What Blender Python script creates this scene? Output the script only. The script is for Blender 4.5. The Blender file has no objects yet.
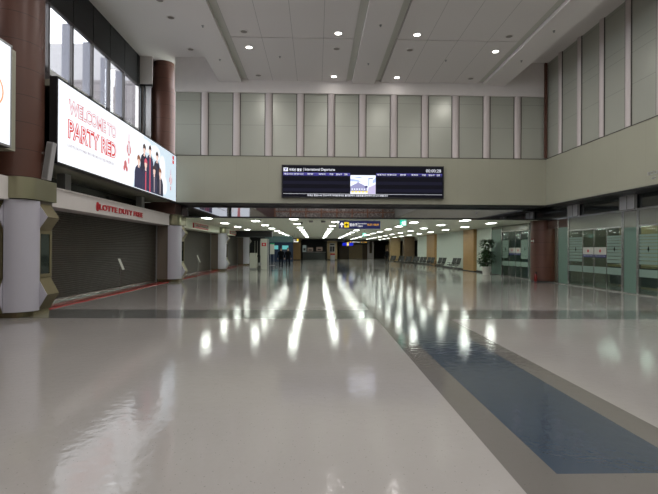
import bpy, bmesh, math, random
from mathutils import Vector, Matrix
random.seed(7)
PI = math.pi
C = bpy.context.scene.collection
SC = bpy.context.scene

# ------------------------------------------------------------------ camera, sky, exposure
cam_d = bpy.data.cameras.new('camera'); cam = bpy.data.objects.new('camera', cam_d); C.objects.link(cam)
cam_d.sensor_width = 36; cam_d.lens = 475.0/658*36; cam_d.clip_end = 400
Rm = ((0.999612, -0.005795, 0.027238), (0.005683, 0.999975, 0.004175), (-0.027261, -0.004018, 0.99962))
# rows: right axis of the world, up, depth
cx_ = Vector((Rm[0][0], Rm[2][0], Rm[1][0])); cy_ = Vector((Rm[0][1], Rm[2][1], Rm[1][1])); cz_ = -Vector((Rm[0][2], Rm[2][2], Rm[1][2]))
M = Matrix((cx_, cy_, cz_)).transposed().to_4x4(); M.translation = (0, 0, 1.7)
cam.matrix_world = M
SC.camera = cam
SC.view_settings.view_transform = 'Standard'; SC.view_settings.look = 'None'
SC.view_settings.gamma = 1; SC.view_settings.exposure = 0.0; SC.view_settings.use_curve_mapping = False
W = bpy.data.worlds.new('overcast'); SC.world = W; W.use_nodes = True
W.node_tree.nodes['Background'].inputs[0].default_value = (0.90, 0.95, 1, 1)
W.node_tree.nodes['Background'].inputs[1].default_value = 4.8
HALL_W = 60       # watts per high downlight
PANEL_E = 21.0     # radiance of the corridor light panels
BB_E = 1.04       # backlit billboards

# ------------------------------------------------------------------ materials
def mat(name, col, rough=.5, metal=0, spec=.5, var=0, vscale=3, bump=0, bscale=40, coat=0, em=None, es=0, joints=None, jdark=.55, jw=.012, alpha=1, trans=0):
    m = bpy.data.materials.new(name); m.use_nodes = True
    nt = m.node_tree; N = nt.nodes; L = nt.links; b = N['Principled BSDF']
    b.inputs['Base Color'].default_value = (*col, 1); b.inputs['Roughness'].default_value = rough
    b.inputs['Metallic'].default_value = metal; b.inputs['Specular IOR Level'].default_value = spec
    b.inputs['Coat Weight'].default_value = coat; b.inputs['Coat Roughness'].default_value = .05
    b.inputs['Transmission Weight'].default_value = trans
    if em: b.inputs['Emission Color'].default_value = (*em, 1); b.inputs['Emission Strength'].default_value = es
    tc = N.new('ShaderNodeTexCoord'); geo = N.new('ShaderNodeNewGeometry')
    src = None
    if var:
        n = N.new('ShaderNodeTexNoise'); n.inputs['Scale'].default_value = vscale; n.inputs['Detail'].default_value = 3
        L.new(geo.outputs['Position'], n.inputs['Vector'])
        mr = N.new('ShaderNodeMapRange'); mr.inputs['From Min'].default_value = .3; mr.inputs['From Max'].default_value = .7
        mr.inputs['To Min'].default_value = 1-var; mr.inputs['To Max'].default_value = 1+var
        L.new(n.outputs['Fac'], mr.inputs['Value'])
        mx = N.new('ShaderNodeVectorMath'); mx.operation = 'SCALE'; mx.inputs[0].default_value = col
        L.new(mr.outputs[0], mx.inputs['Scale']); src = mx.outputs[0]
    if joints:          # thin dark joint lines: list of (axis, period, offset)
        sep = N.new('ShaderNodeSeparateXYZ'); L.new(geo.outputs['Position'], sep.inputs[0])
        tot = None
        for ax, per, off in joints:
            a = N.new('ShaderNodeMath'); a.operation = 'SUBTRACT'; L.new(sep.outputs[ax], a.inputs[0]); a.inputs[1].default_value = off - 100*per
            f = N.new('ShaderNodeMath'); f.operation = 'MODULO'; L.new(a.outputs[0], f.inputs[0]); f.inputs[1].default_value = per
            c = N.new('ShaderNodeMath'); c.operation = 'LESS_THAN'; L.new(f.outputs[0], c.inputs[0]); c.inputs[1].default_value = jw
            if tot is None: tot = c.outputs[0]
            else:
                d = N.new('ShaderNodeMath'); d.operation = 'MAXIMUM'; L.new(tot, d.inputs[0]); L.new(c.outputs[0], d.inputs[1]); tot = d.outputs[0]
        mm = N.new('ShaderNodeMath'); mm.operation = 'MULTIPLY_ADD'; L.new(tot, mm.inputs[0]); mm.inputs[1].default_value = jdark-1; mm.inputs[2].default_value = 1
        mx = N.new('ShaderNodeVectorMath'); mx.operation = 'SCALE'; mx.inputs[0].default_value = col
        if src: L.new(src, mx.inputs[0])
        L.new(mm.outputs[0], mx.inputs['Scale']); src = mx.outputs[0]
    if src: L.new(src, b.inputs['Base Color'])
    if bump:
        n = N.new('ShaderNodeTexNoise'); n.inputs['Scale'].default_value = bscale; L.new(geo.outputs['Position'], n.inputs['Vector'])
        bp = N.new('ShaderNodeBump'); bp.inputs['Strength'].default_value = bump; bp.inputs['Distance'].default_value = .01
        L.new(n.outputs['Fac'], bp.inputs['Height']); L.new(bp.outputs[0], b.inputs['Normal'])
    return m

def floor_mat(name, col, speck=.35):
    m = bpy.data.materials.new(name); m.use_nodes = True
    nt = m.node_tree; N = nt.nodes; L = nt.links; b = N['Principled BSDF']
    geo = N.new('ShaderNodeNewGeometry')
    v = N.new('ShaderNodeTexVoronoi'); v.inputs['Scale'].default_value = 26; L.new(geo.outputs['Position'], v.inputs['Vector'])
    lt = N.new('ShaderNodeMath'); lt.operation = 'LESS_THAN'; L.new(v.outputs['Distance'], lt.inputs[0]); lt.inputs[1].default_value = .13
    sc = N.new('ShaderNodeMath'); sc.operation = 'GREATER_THAN'
    sx = N.new('ShaderNodeSeparateXYZ'); L.new(v.outputs['Color'], sx.inputs[0]); L.new(sx.outputs[0], sc.inputs[0]); sc.inputs[1].default_value = .55
    mu = N.new('ShaderNodeMath'); mu.operation = 'MULTIPLY'; L.new(lt.outputs[0], mu.inputs[0]); L.new(sc.outputs[0], mu.inputs[1])
    n = N.new('ShaderNodeTexNoise'); n.inputs['Scale'].default_value = .35; n.inputs['Detail'].default_value = 3; L.new(geo.outputs['Position'], n.inputs['Vector'])
    mr = N.new('ShaderNodeMapRange'); mr.inputs['From Min'].default_value = .3; mr.inputs['From Max'].default_value = .7; mr.inputs['To Min'].default_value = .95; mr.inputs['To Max'].default_value = 1.05
    L.new(n.outputs['Fac'], mr.inputs['Value'])
    mm = N.new('ShaderNodeMath'); mm.operation = 'MULTIPLY_ADD'; L.new(mu.outputs[0], mm.inputs[0]); mm.inputs[1].default_value = -speck; L.new(mr.outputs[0], mm.inputs[2])
    mx = N.new('ShaderNodeVectorMath'); mx.operation = 'SCALE'; mx.inputs[0].default_value = col; L.new(mm.outputs[0], mx.inputs['Scale'])
    L.new(mx.outputs[0], b.inputs['Base Color'])
    # polished: gloss varies a little, long soft undulation breaks the reflections up
    b.inputs['Specular IOR Level'].default_value = .62
    n2 = N.new('ShaderNodeTexNoise'); n2.inputs['Scale'].default_value = .9; n2.inputs['Detail'].default_value = 4; L.new(geo.outputs['Position'], n2.inputs['Vector'])
    r2 = N.new('ShaderNodeMapRange'); r2.inputs['From Min'].default_value = .3; r2.inputs['From Max'].default_value = .7; r2.inputs['To Min'].default_value = .055; r2.inputs['To Max'].default_value = .10
    L.new(n2.outputs['Fac'], r2.inputs['Value']); L.new(r2.outputs[0], b.inputs['Roughness'])
    n3 = N.new('ShaderNodeTexNoise'); n3.inputs['Scale'].default_value = 9; n3.inputs['Detail'].default_value = 3; L.new(geo.outputs['Position'], n3.inputs['Vector'])
    bp = N.new('ShaderNodeBump'); bp.inputs['Strength'].default_value = .30; bp.inputs['Distance'].default_value = .008
    L.new(n3.outputs['Fac'], bp.inputs['Height']); L.new(bp.outputs[0], b.inputs['Normal'])
    return m

def emat(name, col, s):
    m = bpy.data.materials.new(name); m.use_nodes = True
    nt = m.node_tree; b = nt.nodes['Principled BSDF']
    b.inputs['Base Color'].default_value = (*[c*.3 for c in col], 1); b.inputs['Roughness'].default_value = .35
    b.inputs['Emission Color'].default_value = (*col, 1); b.inputs['Emission Strength'].default_value = s
    return m

def glass(name, tint, mixt, rough=.02, gl=(1, 1, 1)):
    """thin pane: mostly see-through, partly mirror by fresnel, plus some body colour"""
    m = bpy.data.materials.new(name); m.use_nodes = True
    nt = m.node_tree; N = nt.nodes; L = nt.links; N.remove(N['Principled BSDF'])
    out = N['Material Output']
    tr = N.new('ShaderNodeBsdfTransparent'); tr.inputs[0].default_value = (*gl, 1)
    df = N.new('ShaderNodeBsdfDiffuse'); df.inputs[0].default_value = (*tint, 1)
    gs = N.new('ShaderNodeBsdfGlossy'); gs.inputs['Roughness'].default_value = rough
    geo = N.new('ShaderNodeNewGeometry'); dt = N.new('ShaderNodeVectorMath'); dt.operation = 'DOT_PRODUCT'
    L.new(geo.outputs['Normal'], dt.inputs[0]); L.new(geo.outputs['Incoming'], dt.inputs[1])
    ab = N.new('ShaderNodeMath'); ab.operation = 'ABSOLUTE'; L.new(dt.outputs['Value'], ab.inputs[0])
    om = N.new('ShaderNodeMath'); om.operation = 'SUBTRACT'; om.inputs[0].default_value = 1; L.new(ab.outputs[0], om.inputs[1])
    pw = N.new('ShaderNodeMath'); pw.operation = 'POWER'; L.new(om.outputs[0], pw.inputs[0]); pw.inputs[1].default_value = 5
    fr = N.new('ShaderNodeMath'); fr.operation = 'MULTIPLY_ADD'; L.new(pw.outputs[0], fr.inputs[0]); fr.inputs[1].default_value = .9; fr.inputs[2].default_value = .04
    m1 = N.new('ShaderNodeMixShader'); m1.inputs[0].default_value = mixt; L.new(tr.outputs[0], m1.inputs[1]); L.new(df.outputs[0], m1.inputs[2])
    m2 = N.new('ShaderNodeMixShader'); L.new(fr.outputs[0], m2.inputs[0]); L.new(m1.outputs[0], m2.inputs[1]); L.new(gs.outputs[0], m2.inputs[2])
    L.new(m2.outputs[0], out.inputs[0])
    return m

PZ = .67
M_ = dict(
    floor=floor_mat('pale_terrazzo', (.375, .355, .338)),
    fgrey=floor_mat('grey_terrazzo', (.165, .155, .143), .25),
    fblue=floor_mat('blue_terrazzo', (.050, .070, .098), .3),
    fband=floor_mat('dark_band_terrazzo', (.15, .155, .15), .25),
    beige=mat('beige_panel', (.375, .372, .295), .26, spec=.4, var=.03, vscale=.4, joints=[(0, 1.565, -5.5), (1, 1.6, .2)], jdark=.9),
    beigeside=mat('beige_panel_side', (.375, .372, .295), .26, spec=.4, var=.03, vscale=.4, joints=[(1, 1.6, .2)], jdark=.9),
    olive=mat('olive_wall_panel', (.41, .42, .365), .3, metal=.2, spec=.6, var=.02, vscale=.6, joints=[(2, 1.55, 7.77), (2, 2.67, 8.93)], jdark=.7, jw=.02),
    white=mat('white_paint', (.70, .66, .64), .6, var=.02),
    ceil=mat('white_ceiling_board', (.72, .685, .67), .55, joints=[(0, 1.205, -3.38), ], jdark=.55, jw=.016),
    ceil2=mat('white_ceiling_board_right', (.72, .685, .67), .55, joints=[(0, 1.205, 3.13), ], jdark=.55, jw=.016),
    ceilp=mat('plain_ceiling', (.72, .685, .67), .6),
    slot=mat('ceiling_slot_grey', (.55, .55, .50), .6),
    lowceil=mat('low_ceiling_board', (.80, .82, .70), .6, joints=[(0, 1.145, -5.2), (1, 2.4, 26.2)], jdark=.85, jw=.02),
    pil=mat('pinkish_white_trim', (.58, .52, .51), .45),
    dkline=mat('dark_joint', (.08, .07, .06), .6),
    brown=mat('copper_brown_cladding', (.105, .042, .028), .40, metal=.1, spec=.5, var=.06, vscale=1.5, joints=[(2, PZ, .1)], jdark=.35, jw=.014),
    brownplain=mat('dark_brown_wood', (.085, .042, .032), .45, var=.1),
    capital=mat('brushed_champagne_metal', (.30, .29, .19), .3, metal=.55, var=.05, vscale=1),
    bronze=mat('bronze_metal', (.25, .20, .12), .25, metal=.9),
    gold=mat('matt_gold_panel', (.22, .185, .10), .38, metal=.45),
    whitepanel=mat('white_lacquer_panel', (.50, .485, .55), .35),
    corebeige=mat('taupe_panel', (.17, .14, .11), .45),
    screen=mat('dark_screen_glass', (.012, .018, .016), .06, spec=.6),
    black=mat('black_metal', (.012, .012, .013), .4),
    dark=mat('dark_recess', (.02, .02, .022), .6),
    band=mat('black_blind_box', (.007, .007, .008), .6),
    mull=mat('dark_mullion', (.045, .035, .035), .35),
    fin=mat('aluminium_fin', (.13, .13, .16), .35, metal=.2),
    shutter=mat('brown_grey_shutter_slat', (.052, .043, .032), .45, metal=.2, var=.1, vscale=2),
    red=mat('red_sign_letters', (.50, .02, .03), .4),
    redtrim=mat('red_floor_trim', (.33, .012, .012), .22),
    steel=mat('brushed_steel', (.45, .45, .44), .25, metal=.9),
    grey=mat('grey_metal', (.30, .30, .30), .4, metal=.3),
    ltgrey=mat('light_grey_metal', (.42, .41, .42), .45),
    mirror=mat('dark_reflective_glass', (.42, .43, .46), .025, metal=1),
    dkglass=mat('dark_transom_glass', (.018, .022, .022), .05, spec=.8),
    teal=mat('frosted_teal_glass', (.125, .215, .17), .35, spec=.6),
    frost=mat('frosted_stripe_film', (.21, .30, .25), .5),
    header=mat('greenish_header_glass', (.24, .25, .21), .2, spec=.6, metal=.3),
    clear=glass('clear_glass', (.10, .16, .13), .07, gl=(.80, .90, .86)),
    wintpane=glass('window_glass', (.2, .2, .2), .02),
    wood=mat('honey_wood_panel', (.42, .25, .10), .4, var=.07, vscale=2, joints=[(2, 1.1, .5)], jdark=.7, jw=.012),
    woodlit=mat('pale_wood_panel', (.45, .32, .16), .4, var=.07, joints=[(2, 1.1, .5)], jdark=.75),
    woodk=mat('dark_walnut_panel', (.15, .095, .05), .45, var=.1),
    mintwall=mat('pale_mint_wall', (.60, .66, .60), .55),
    chair=mat('charcoal_perforated_steel', (.016, .018, .016), .45, metal=.1, spec=.4),
    chrome=mat('polished_chair_metal', (.30, .30, .28), .3, metal=.95),
    leaf=mat('dark_green_leaf', (.030, .065, .024), .4, spec=.5, var=.3, vscale=8),
    stem=mat('plant_stem', (.10, .07, .04), .7),
    pot=mat('white_ceramic_pot', (.62, .60, .55), .3),
    soil=mat('potting_soil', (.03, .02, .015), .9),
    suit=mat('black_suit_cloth', (.003, .003, .004), .9, spec=.15),
    shirt=mat('white_shirt_cloth', (.5, .5, .5), .7),
    skin=mat('skin', (.32, .18, .12), .5),
    hair=mat('black_hair', (.008, .007, .006), .5),
    shoe=mat('black_shoe_leather', (.01, .01, .01), .25),
    navy=mat('navy_sign_face', (.012, .018, .075), .3),
    exting=mat('extinguisher_red', (.16, .008, .008), .25),
    building=mat('grey_facade', (.24, .23, .24), .7, joints=[(2, 2.2, 0)], jdark=.9, jw=.1),
    building2=mat('brown_facade', (.12, .105, .11), .7, joints=[(2, 2.2, 0)], jdark=.7, jw=.3),
    ground=mat('asphalt', (.25, .25, .25), .8),
    ledge=mat('white_stone_ledge', (.8, .8, .78), .6),
    lattice=mat('copper_lattice_frame', (.30, .12, .06), .4, metal=.3),
    offlens=mat('unlit_lamp_lens', (.22, .20, .18), .4),
    kiosk=mat('off_white_kiosk', (.52, .52, .46), .4),
    printw=emat('backlit_white', (.90, .94, 1.0), BB_E),
    e_white=emat('lit_white', (1, 1, 1), 1.0),
    e_panel=emat('lamp_diffuser', (.93, 1, .91), PANEL_E),
    e_down=emat('downlight_lens', (1, .97, .9), 9),
    e_green=emat('lit_exit_green', (.0, .62, .42), 1.1),
    e_yellow=emat('lit_yellow', (1, .72, .02), .9),
    e_orange=emat('lit_orange', (1, .48, .03), .7),
    e_navy=emat('lit_navy', (.014, .02, .10), .7),
    e_blue=emat('lit_blue', (.0, .01, .6), .8),
    e_cyan=emat('lit_cyan', (.2, .75, .75), .55),
    e_red=emat('backlit_red', (.72, .03, .025), .8),
    e_pink=emat('backlit_pink', (.62, .17, .18), .85),
    e_rose=emat('backlit_rose', (.75, .10, .16), .8),
    e_suit=emat('backlit_navy_suit', (.035, .035, .09), .8),
    e_suit2=emat('backlit_black_suit', (.02, .02, .05), .8),
    e_skin=emat('backlit_skin', (.85, .60, .52), 1.0),
    e_hair=emat('backlit_hair', (.06, .03, .03), .8),
    e_hair2=emat('backlit_brown_hair', (.33, .13, .07), .8),
    e_sky=emat('backlit_pale_blue', (.70, .84, .95), BB_E*.85),
    e_greytext=emat('backlit_grey_text', (.40, .33, .35), .9),
    e_orangeink=emat('backlit_orange_ink', (.95, .35, .15), 1.0),
    s_black=emat('led_black', (.004, .004, .008), 1.0),
    s_row=emat('led_dim_row', (.009, .009, .02), 1.0),
    s_bar=emat('led_violet_bar', (.07, .06, .32), 1.0),
    s_white=emat('led_white', (.8, .82, .9), 1.0),
    s_sky=emat('led_picture_sky', (.45, .55, .95), 1.0),
    s_cloud=emat('led_picture_cloud', (.85, .9, 1), 1.05),
    s_build=emat('led_picture_building', (.30, .30, .52), 1.0),
    s_road=emat('led_picture_road', (.55, .5, .72), 1.0),
    s_taxi=emat('led_picture_yellow', (.95, .75, .12), 1.0),
    s_ink=emat('led_picture_dark', (.05, .05, .16), 1.0),
)
# ------------------------------------------------------------------ mesh helpers
for k_ in ('s_black', 's_row'):
    b_ = M_[k_].node_tree.nodes['Principled BSDF']; b_.inputs['Roughness'].default_value = .7; b_.inputs['Specular IOR Level'].default_value = .15
class MB:
    def __init__(s): s.v = []; s.f = []; s.m = []
    def face(s, pts, mi=0):
        i = len(s.v); s.v += [tuple(p) for p in pts]; s.f.append(tuple(range(i, i+len(pts)))); s.m.append(mi); return s
    def box(s, x0, x1, y0, y1, z0, z1, mi=0):
        i = len(s.v)
        s.v += [(x0, y0, z0), (x1, y0, z0), (x1, y1, z0), (x0, y1, z0), (x0, y0, z1), (x1, y0, z1), (x1, y1, z1), (x0, y1, z1)]
        for f in ((0, 3, 2, 1), (4, 5, 6, 7), (0, 1, 5, 4), (1, 2, 6, 5), (2, 3, 7, 6), (3, 0, 4, 7)): s.f.append(tuple(i+k for k in f)); s.m.append(mi)
        return s
    def loops(s, rings, cap=True, mi=0):
        n = len(rings[0]); i = len(s.v)
        for r in rings: s.v += [tuple(p) for p in r]
        for a in range(len(rings)-1):
            for k in range(n):
                s.f.append((i+a*n+k, i+a*n+(k+1) % n, i+(a+1)*n+(k+1) % n, i+(a+1)*n+k)); s.m.append(mi)
        if cap:
            s.f.append(tuple(i+k for k in reversed(range(n)))); s.m.append(mi)
            s.f.append(tuple(i+(len(rings)-1)*n+k for k in range(n))); s.m.append(mi)
        return s
    def lathe(s, cx, cy, prof, seg=24, mi=0):
        return s.loops([[(cx+r*math.cos(2*PI*k/seg), cy+r*math.sin(2*PI*k/seg), z) for k in range(seg)] for r, z in prof], True, mi)
    def tube(s, p0, p1, r, seg=8, r1=None, mi=0):
        p0, p1 = Vector(p0), Vector(p1); d = (p1-p0).normalized(); a = d.orthogonal().normalized(); b = d.cross(a)
        r1 = r if r1 is None else r1
        return s.loops([[p+(a*math.cos(2*PI*k/seg)+b*math.sin(2*PI*k/seg))*q for k in range(seg)] for p, q in ((p0, r), (p1, r1))], True, mi)
    def extr(s, pts, axis, a, b, mi=0):
        """2D outline extruded along axis x/y/z; pts are the other two coordinates in order"""
        def P(p, t): return (t, p[0], p[1]) if axis == 'x' else ((p[0], t, p[1]) if axis == 'y' else (p[0], p[1], t))
        return s.loops([[P(p, a) for p in pts], [P(p, b) for p in pts]], True, mi)
    def build(s, name, mats, parent=None, smooth=False, loc=None, rot=0):
        me = bpy.data.meshes.new(name); me.from_pydata(s.v, [], s.f)
        if not isinstance(mats, (list, tuple)): mats = [mats]
        for m in mats: me.materials.append(M_[m] if isinstance(m, str) else m)
        for p, mi in zip(me.polygons, s.m): p.material_index = mi
        bm = bmesh.new(); bm.from_mesh(me); bmesh.ops.recalc_face_normals(bm, faces=bm.faces)
        if smooth:
            for f in bm.faces: f.smooth = True
        bm.to_mesh(me); bm.free()
        if smooth: me.set_sharp_from_angle(angle=.6)
        o = bpy.data.objects.new(name, me); C.objects.link(o)
        if parent: o.parent = parent
        if loc: o.location = loc
        if rot: o.rotation_euler.z = rot
        return o

def tag(o, label, cat=None, group=None, kind=None):
    o['label'] = label
    if cat: o['category'] = cat
    if group: o['group'] = group
    if kind: o['kind'] = kind
    return o
def struct(o): o['kind'] = 'structure'; return o
def thing(name, label, cat, loc, rot=0, group=None):
    o = bpy.data.objects.new(name, None); C.objects.link(o); o.location = loc; o.rotation_euler.z = rot; o.empty_display_size = .2
    return tag(o, label, cat, group)
def dup(root, loc, rot=None, label=None):
    r = root.copy(); C.objects.link(r); r.location = loc
    if rot is not None: r.rotation_euler.z = rot
    if label: r['label'] = label
    for ch in list(root.children):
        c = ch.copy(); C.objects.link(c); c.parent = r
        for g in list(ch.children):
            d = g.copy(); C.objects.link(d); d.parent = c
    return r

# text as real mesh; frames give the reading direction
FRONT = Matrix(((1, 0, 0), (0, 0, -1), (0, 1, 0)))     # faces -Y, reads along +X
EAST = Matrix(((0, 0, 1), (1, 0, 0), (0, 1, 0)))       # faces +X, reads along +Y
WEST = Matrix(((0, 0, -1), (-1, 0, 0), (0, 1, 0)))     # faces -X, reads along -Y
def text(name, s, frame, origin, w, h, m, parent=None, depth=.004, bold=0, hollow=None, gap=None):
    """origin = lower-left corner in parent space, fitted into w x h"""
    cu = bpy.data.curves.new(name, 'FONT'); cu.body = s; cu.size = 1; cu.extrude = 0 if hollow else .01; cu.offset = bold
    cu.resolution_u = 3
    if hollow: cu.fill_mode = 'NONE'; cu.bevel_depth = hollow; cu.bevel_resolution = 0
    t = bpy.data.objects.new(name, cu); C.objects.link(t)
    dg = bpy.context.evaluated_depsgraph_get(); me = bpy.data.meshes.new_from_object(t.evaluated_get(dg))
    bpy.data.objects.remove(t); bpy.data.curves.remove(cu)
    if not me.vertices: return None
    xs = [v.co.x for v in me.vertices]; ys = [v.co.y for v in me.vertices]; zs = [v.co.z for v in me.vertices]
    sx = w/(max(xs)-min(xs)); sy = h/(max(ys)-min(ys)); sz = depth/max(1e-6, max(zs)-min(zs)); x0, y0, z0 = min(xs), min(ys), min(zs)
    o3 = Vector(origin)
    vs = [Vector(((v.co.x-x0)*sx, (v.co.y-y0)*sy, (v.co.z-z0)*sz)) for v in me.vertices]
    fs = [tuple(p.vertices) for p in me.polygons]
    # one mesh per word: cut where the gap between letters is wide
    iv = sorted((min(vs[i].x for i in f), max(vs[i].x for i in f)) for f in fs); cuts = []; e = iv[0][1]
    for a, b in iv:
        if a-e > (gap or .26)*h: cuts.append((a+e)/2)
        e = max(e, b)
    res = None
    for k in range(len(cuts)+1):
        lo = cuts[k-1] if k else -1e9; hi = cuts[k] if k < len(cuts) else 1e9
        ff = [f for f in fs if lo < vs[f[0]].x < hi]; used = sorted({i for f in ff for i in f}); ix = {i: n for n, i in enumerate(used)}
        m2 = bpy.data.meshes.new(name); m2.from_pydata([o3+frame@vs[i] for i in used], [], [tuple(ix[i] for i in f) for f in ff]); m2.materials.append(M_[m])
        o = bpy.data.objects.new(name, m2); C.objects.link(o)
        if parent: o.parent = parent
        res = res or []; res.append(o)
    bpy.data.meshes.remove(me)
    return res
def flat(mb, frame, origin, pts, off=0, th=.003, mi=0):
    """a thin printed/LED shape given in the reading plane"""
    o3 = Vector(origin)
    mb.loops([[o3+frame@Vector((p[0], p[1], off)) for p in pts], [o3+frame@Vector((p[0], p[1], off+th)) for p in pts]], True, mi); return mb
def rect(x0, y0, x1, y1): return [(x0, y0), (x1, y0), (x1, y1), (x0, y1)]
def ell(cx, cy, rx, ry, n=14): return [(cx+rx*math.cos(2*PI*k/n), cy+ry*math.sin(2*PI*k/n)) for k in range(n)]

# ------------------------------------------------------------------ THE SETTING
YB = 23.4; YG = 24.7; ZB = 3.94; ZT = 6.26; ZL = 3.3; XL = -7.05; XR = 11.45; XG = 12.39; BACK = -20
# floor with its inlaid bands
xs = [-9, 1.48, 1.84, 2.96, 3.29, 18.2]; bands = [(11.59+12.3*k, 13.25+12.3*k) for k in range(-2, 8)]
ys = sorted(set([BACK, 3.57, 99]+[a for b in bands for a in b if BACK < a < 99]))
fb = MB()
for i in range(5):
    for j in range(len(ys)-1):
        ym = (ys[j]+ys[j+1])/2; inb = any(a < ym < b for a, b in bands)
        mi = 3 if inb and i in (0, 4) else {0: 0, 4: 0, 1: 1, 3: 1, 2: (2 if ym > 3.57 else 1)}[i]
        fb.face([(xs[i], ys[j], 0), (xs[i+1], ys[j], 0), (xs[i+1], ys[j+1], 0), (xs[i], ys[j+1], 0)], mi)
struct(fb.build('floor', ['floor', 'fgrey', 'fblue', 'fband']))
struct(MB().box(-60, 40, -40, 130, -.6, -.35).build('ground', 'ground'))
struct(MB().box(-9, 18.2, BACK, 99, -.34, -.02).build('floor_slab', 'dark'))

# high ceiling: outer bays, three beams, board fields, slots
ZC = 9.95
struct(MB().box(-8.85, -4.79, BACK, 25.1, 11.03, 11.25).build('ceiling_left_bay', 'ceilp'))
struct(MB().box(9.36, XR+.2, BACK, YB+.1, 11.03, 11.25).build('ceiling_right_bay', 'ceilp'))
for n, (a, b) in enumerate(((-4.79, -3.68), (1.73, 2.83), (8.25, 9.36))):
    struct(MB().box(a, b, BACK, YB, 9.86, 11.2).build('ceiling_beam', 'ceilp'))
for a, b in ((-3.68, -3.38), (1.43, 1.73), (2.83, 3.13), (7.95, 8.25)):
    struct(MB().box(a, b, BACK, YB, 10.02, 10.12).build('ceiling_slot', 'slot'))
for a, b, m in ((-3.38, 1.43, 'ceil'), (3.13, 7.95, 'ceil2')):
    y = 18.58
    cuts = [YB]+[18.58-4.7*k for k in range(9) if 18.58-4.7*k > BACK]+[BACK]
    cb = MB()
    for k in range(len(cuts)-1): cb.box(a, b, cuts[k+1]+(.035 if k < len(cuts)-2 else 0), cuts[k]-.035, ZC, ZC+.25)
    cb.box(a, b, BACK, YB, ZC+.06, ZC+.3)
    struct(cb.build('ceiling', m))

# far wall of the hall
struct(MB().box(XL, XR, YB, YB+.3, ZB, ZT).box(XL, XR+.2, YB+.3, YG+.1, ZB, ZB+.2).build('wall_far_bulkhead', 'beige'))
struct(MB().box(-6.93, XR+.2, YB+.06, YB+.3, ZT, 9.35).build('wall_far_upper', 'olive'))
struct(MB().box(-6.93, XR+.2, YB-.06, YB+.3, 9.35, 11.2).build('wall_far_lintel', 'white'))
struct(MB().box(XL, XR, YB-.01, YG, ZB-.03, ZB).build('trim_1', 'black'))
struct(MB().box(XL, XR, YB-.015, YB, ZT-.03, ZT).build('trim_2', 'dkline'))
PX = [-5.50, -3.94, -2.37, -.81, .715, 2.26, 3.82, 5.37, 6.905, 8.465, 10.03]
for x in PX:
    p = MB().loops([[(x+.165*math.cos(a), YB+.06-.10*max(0, math.sin(a)), z) for a in [PI*k/8 for k in range(9)]] for z in (ZT, 9.35)])
    o = p.build('trim_pilaster', 'pil', smooth=True); struct(o)
    struct(MB().box(x-.2, x-.165, YB+.04, YB+.07, ZT, 9.35).box(x+.165, x+.2, YB+.04, YB+.07, ZT, 9.35).build('trim_joint', 'dkline'))
struct(MB().box(-8.75, -6.9, 24.95, 25.1, ZB, 11.2).box(-8.85, -8.7, YB, 25.1, ZB, 11.2).build('wall_left_niche', 'white'))
struct(MB().box(12.44, 18.2, 24.75, 24.95, ZL+.02, 4.3).box(12.5, 12.6, BACK, 24.9, ZL+.02, 4.3).build('wall_right_gap_fill', 'dark'))  # added dark filler boxes that block sky light leaking in above the right glass
# reflective glass above the corridor mouth
struct(MB().box(XL, XG+.06, YG, YG+.06, ZL+.04, ZB+.2).build('window_1', 'mirror'))
struct(MB().box(XL, XG, YG-.03, YG+.1, ZL-.02, ZL+.05).build('trim_3', 'black'))
# right wall
struct(MB().box(XR, XR+.3, BACK, YB+.3, ZB, ZT).box(XR+.3, XG+.1, BACK, YG, ZB+.06, ZB+.2).build('wall_right_bulkhead', 'beigeside'))
struct(MB().box(XR+.06, XR+.3, BACK, YB+.1, ZT, 11.1).build('wall_right_upper', 'olive'))
struct(MB().box(XR-.03, XG, BACK, YB, ZB-.07, ZB).build('trim_4', 'black'))
struct(MB().box(XR-.015, XR, BACK, YB, ZT-.03, ZT).build('trim_5', 'dkline'))
y = 22.1; k = 0
while y > 6:
    p = MB().loops([[(XR+.06-.10*max(0, math.sin(a)), y+.15*math.cos(a), z) for a in [PI*k/8 for k in range(9)]] for z in (ZT, 11.05)])
    struct(p.build('trim_pilaster', 'pil', smooth=True))
    struct(MB().box(XR+.03, XR+.065, y-.185, y-.15, ZT, 11.05).box(XR+.03, XR+.065, y+.15, y+.185, ZT, 11.05).build('trim_joint', 'dkline'))
    y -= 1.63
tag(text('wall_lettering', 'SCUL', WEST, (XR-.012, 16.10, 4.30), .62, .11, 'ltgrey', None, .012, gap=9)[0], 'pale raised letters low on the beige right wall band', 'lettering')
tag(text('wall_lettering', 'PC', WEST, (XR-.012, 15.88, 4.13), .20, .08, 'ltgrey', None, .012, gap=9)[0], 'two small pale letters under the larger wall lettering', 'lettering')
# left wall: bulkhead, ledge, recess, fascias, back of recess
struct(MB().box(XL-.12, XL, 13.1, YB+.3, ZB, 6.28).box(-8.75, XL-.12, 13.1, YB, 6.1, 6.28).box(-8.75, XL-.12, 13.1, YB, ZB, ZB+.1).build('wall_left_bulkhead', 'beigeside'))
struct(MB().box(XL-.12, XL, BACK, 11.3, ZB, 6.28).box(-8.75, XL-.12, BACK, 11.3, 6.1, 6.28).box(-8.75, XL-.12, BACK, 11.3, ZB, ZB+.1).build('wall_left_bulkhead', 'beigeside'))
struct(MB().box(-8.75, -8.64, BACK, YB, 6.2, 7.2).build('wall_left_sill', 'mull'))
struct(MB().box(-8.6, -8.5, BACK, YG, 2.8, ZB).build('wall_left_transom', 'dkglass'))
struct(MB().box(-8.05, -7.3, 13.1, 23.8, 2.83, 3.33).box(-8.1, -7.27, 13.1, 23.8, 3.33, 3.38).build('trim_6', 'white'))
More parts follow.
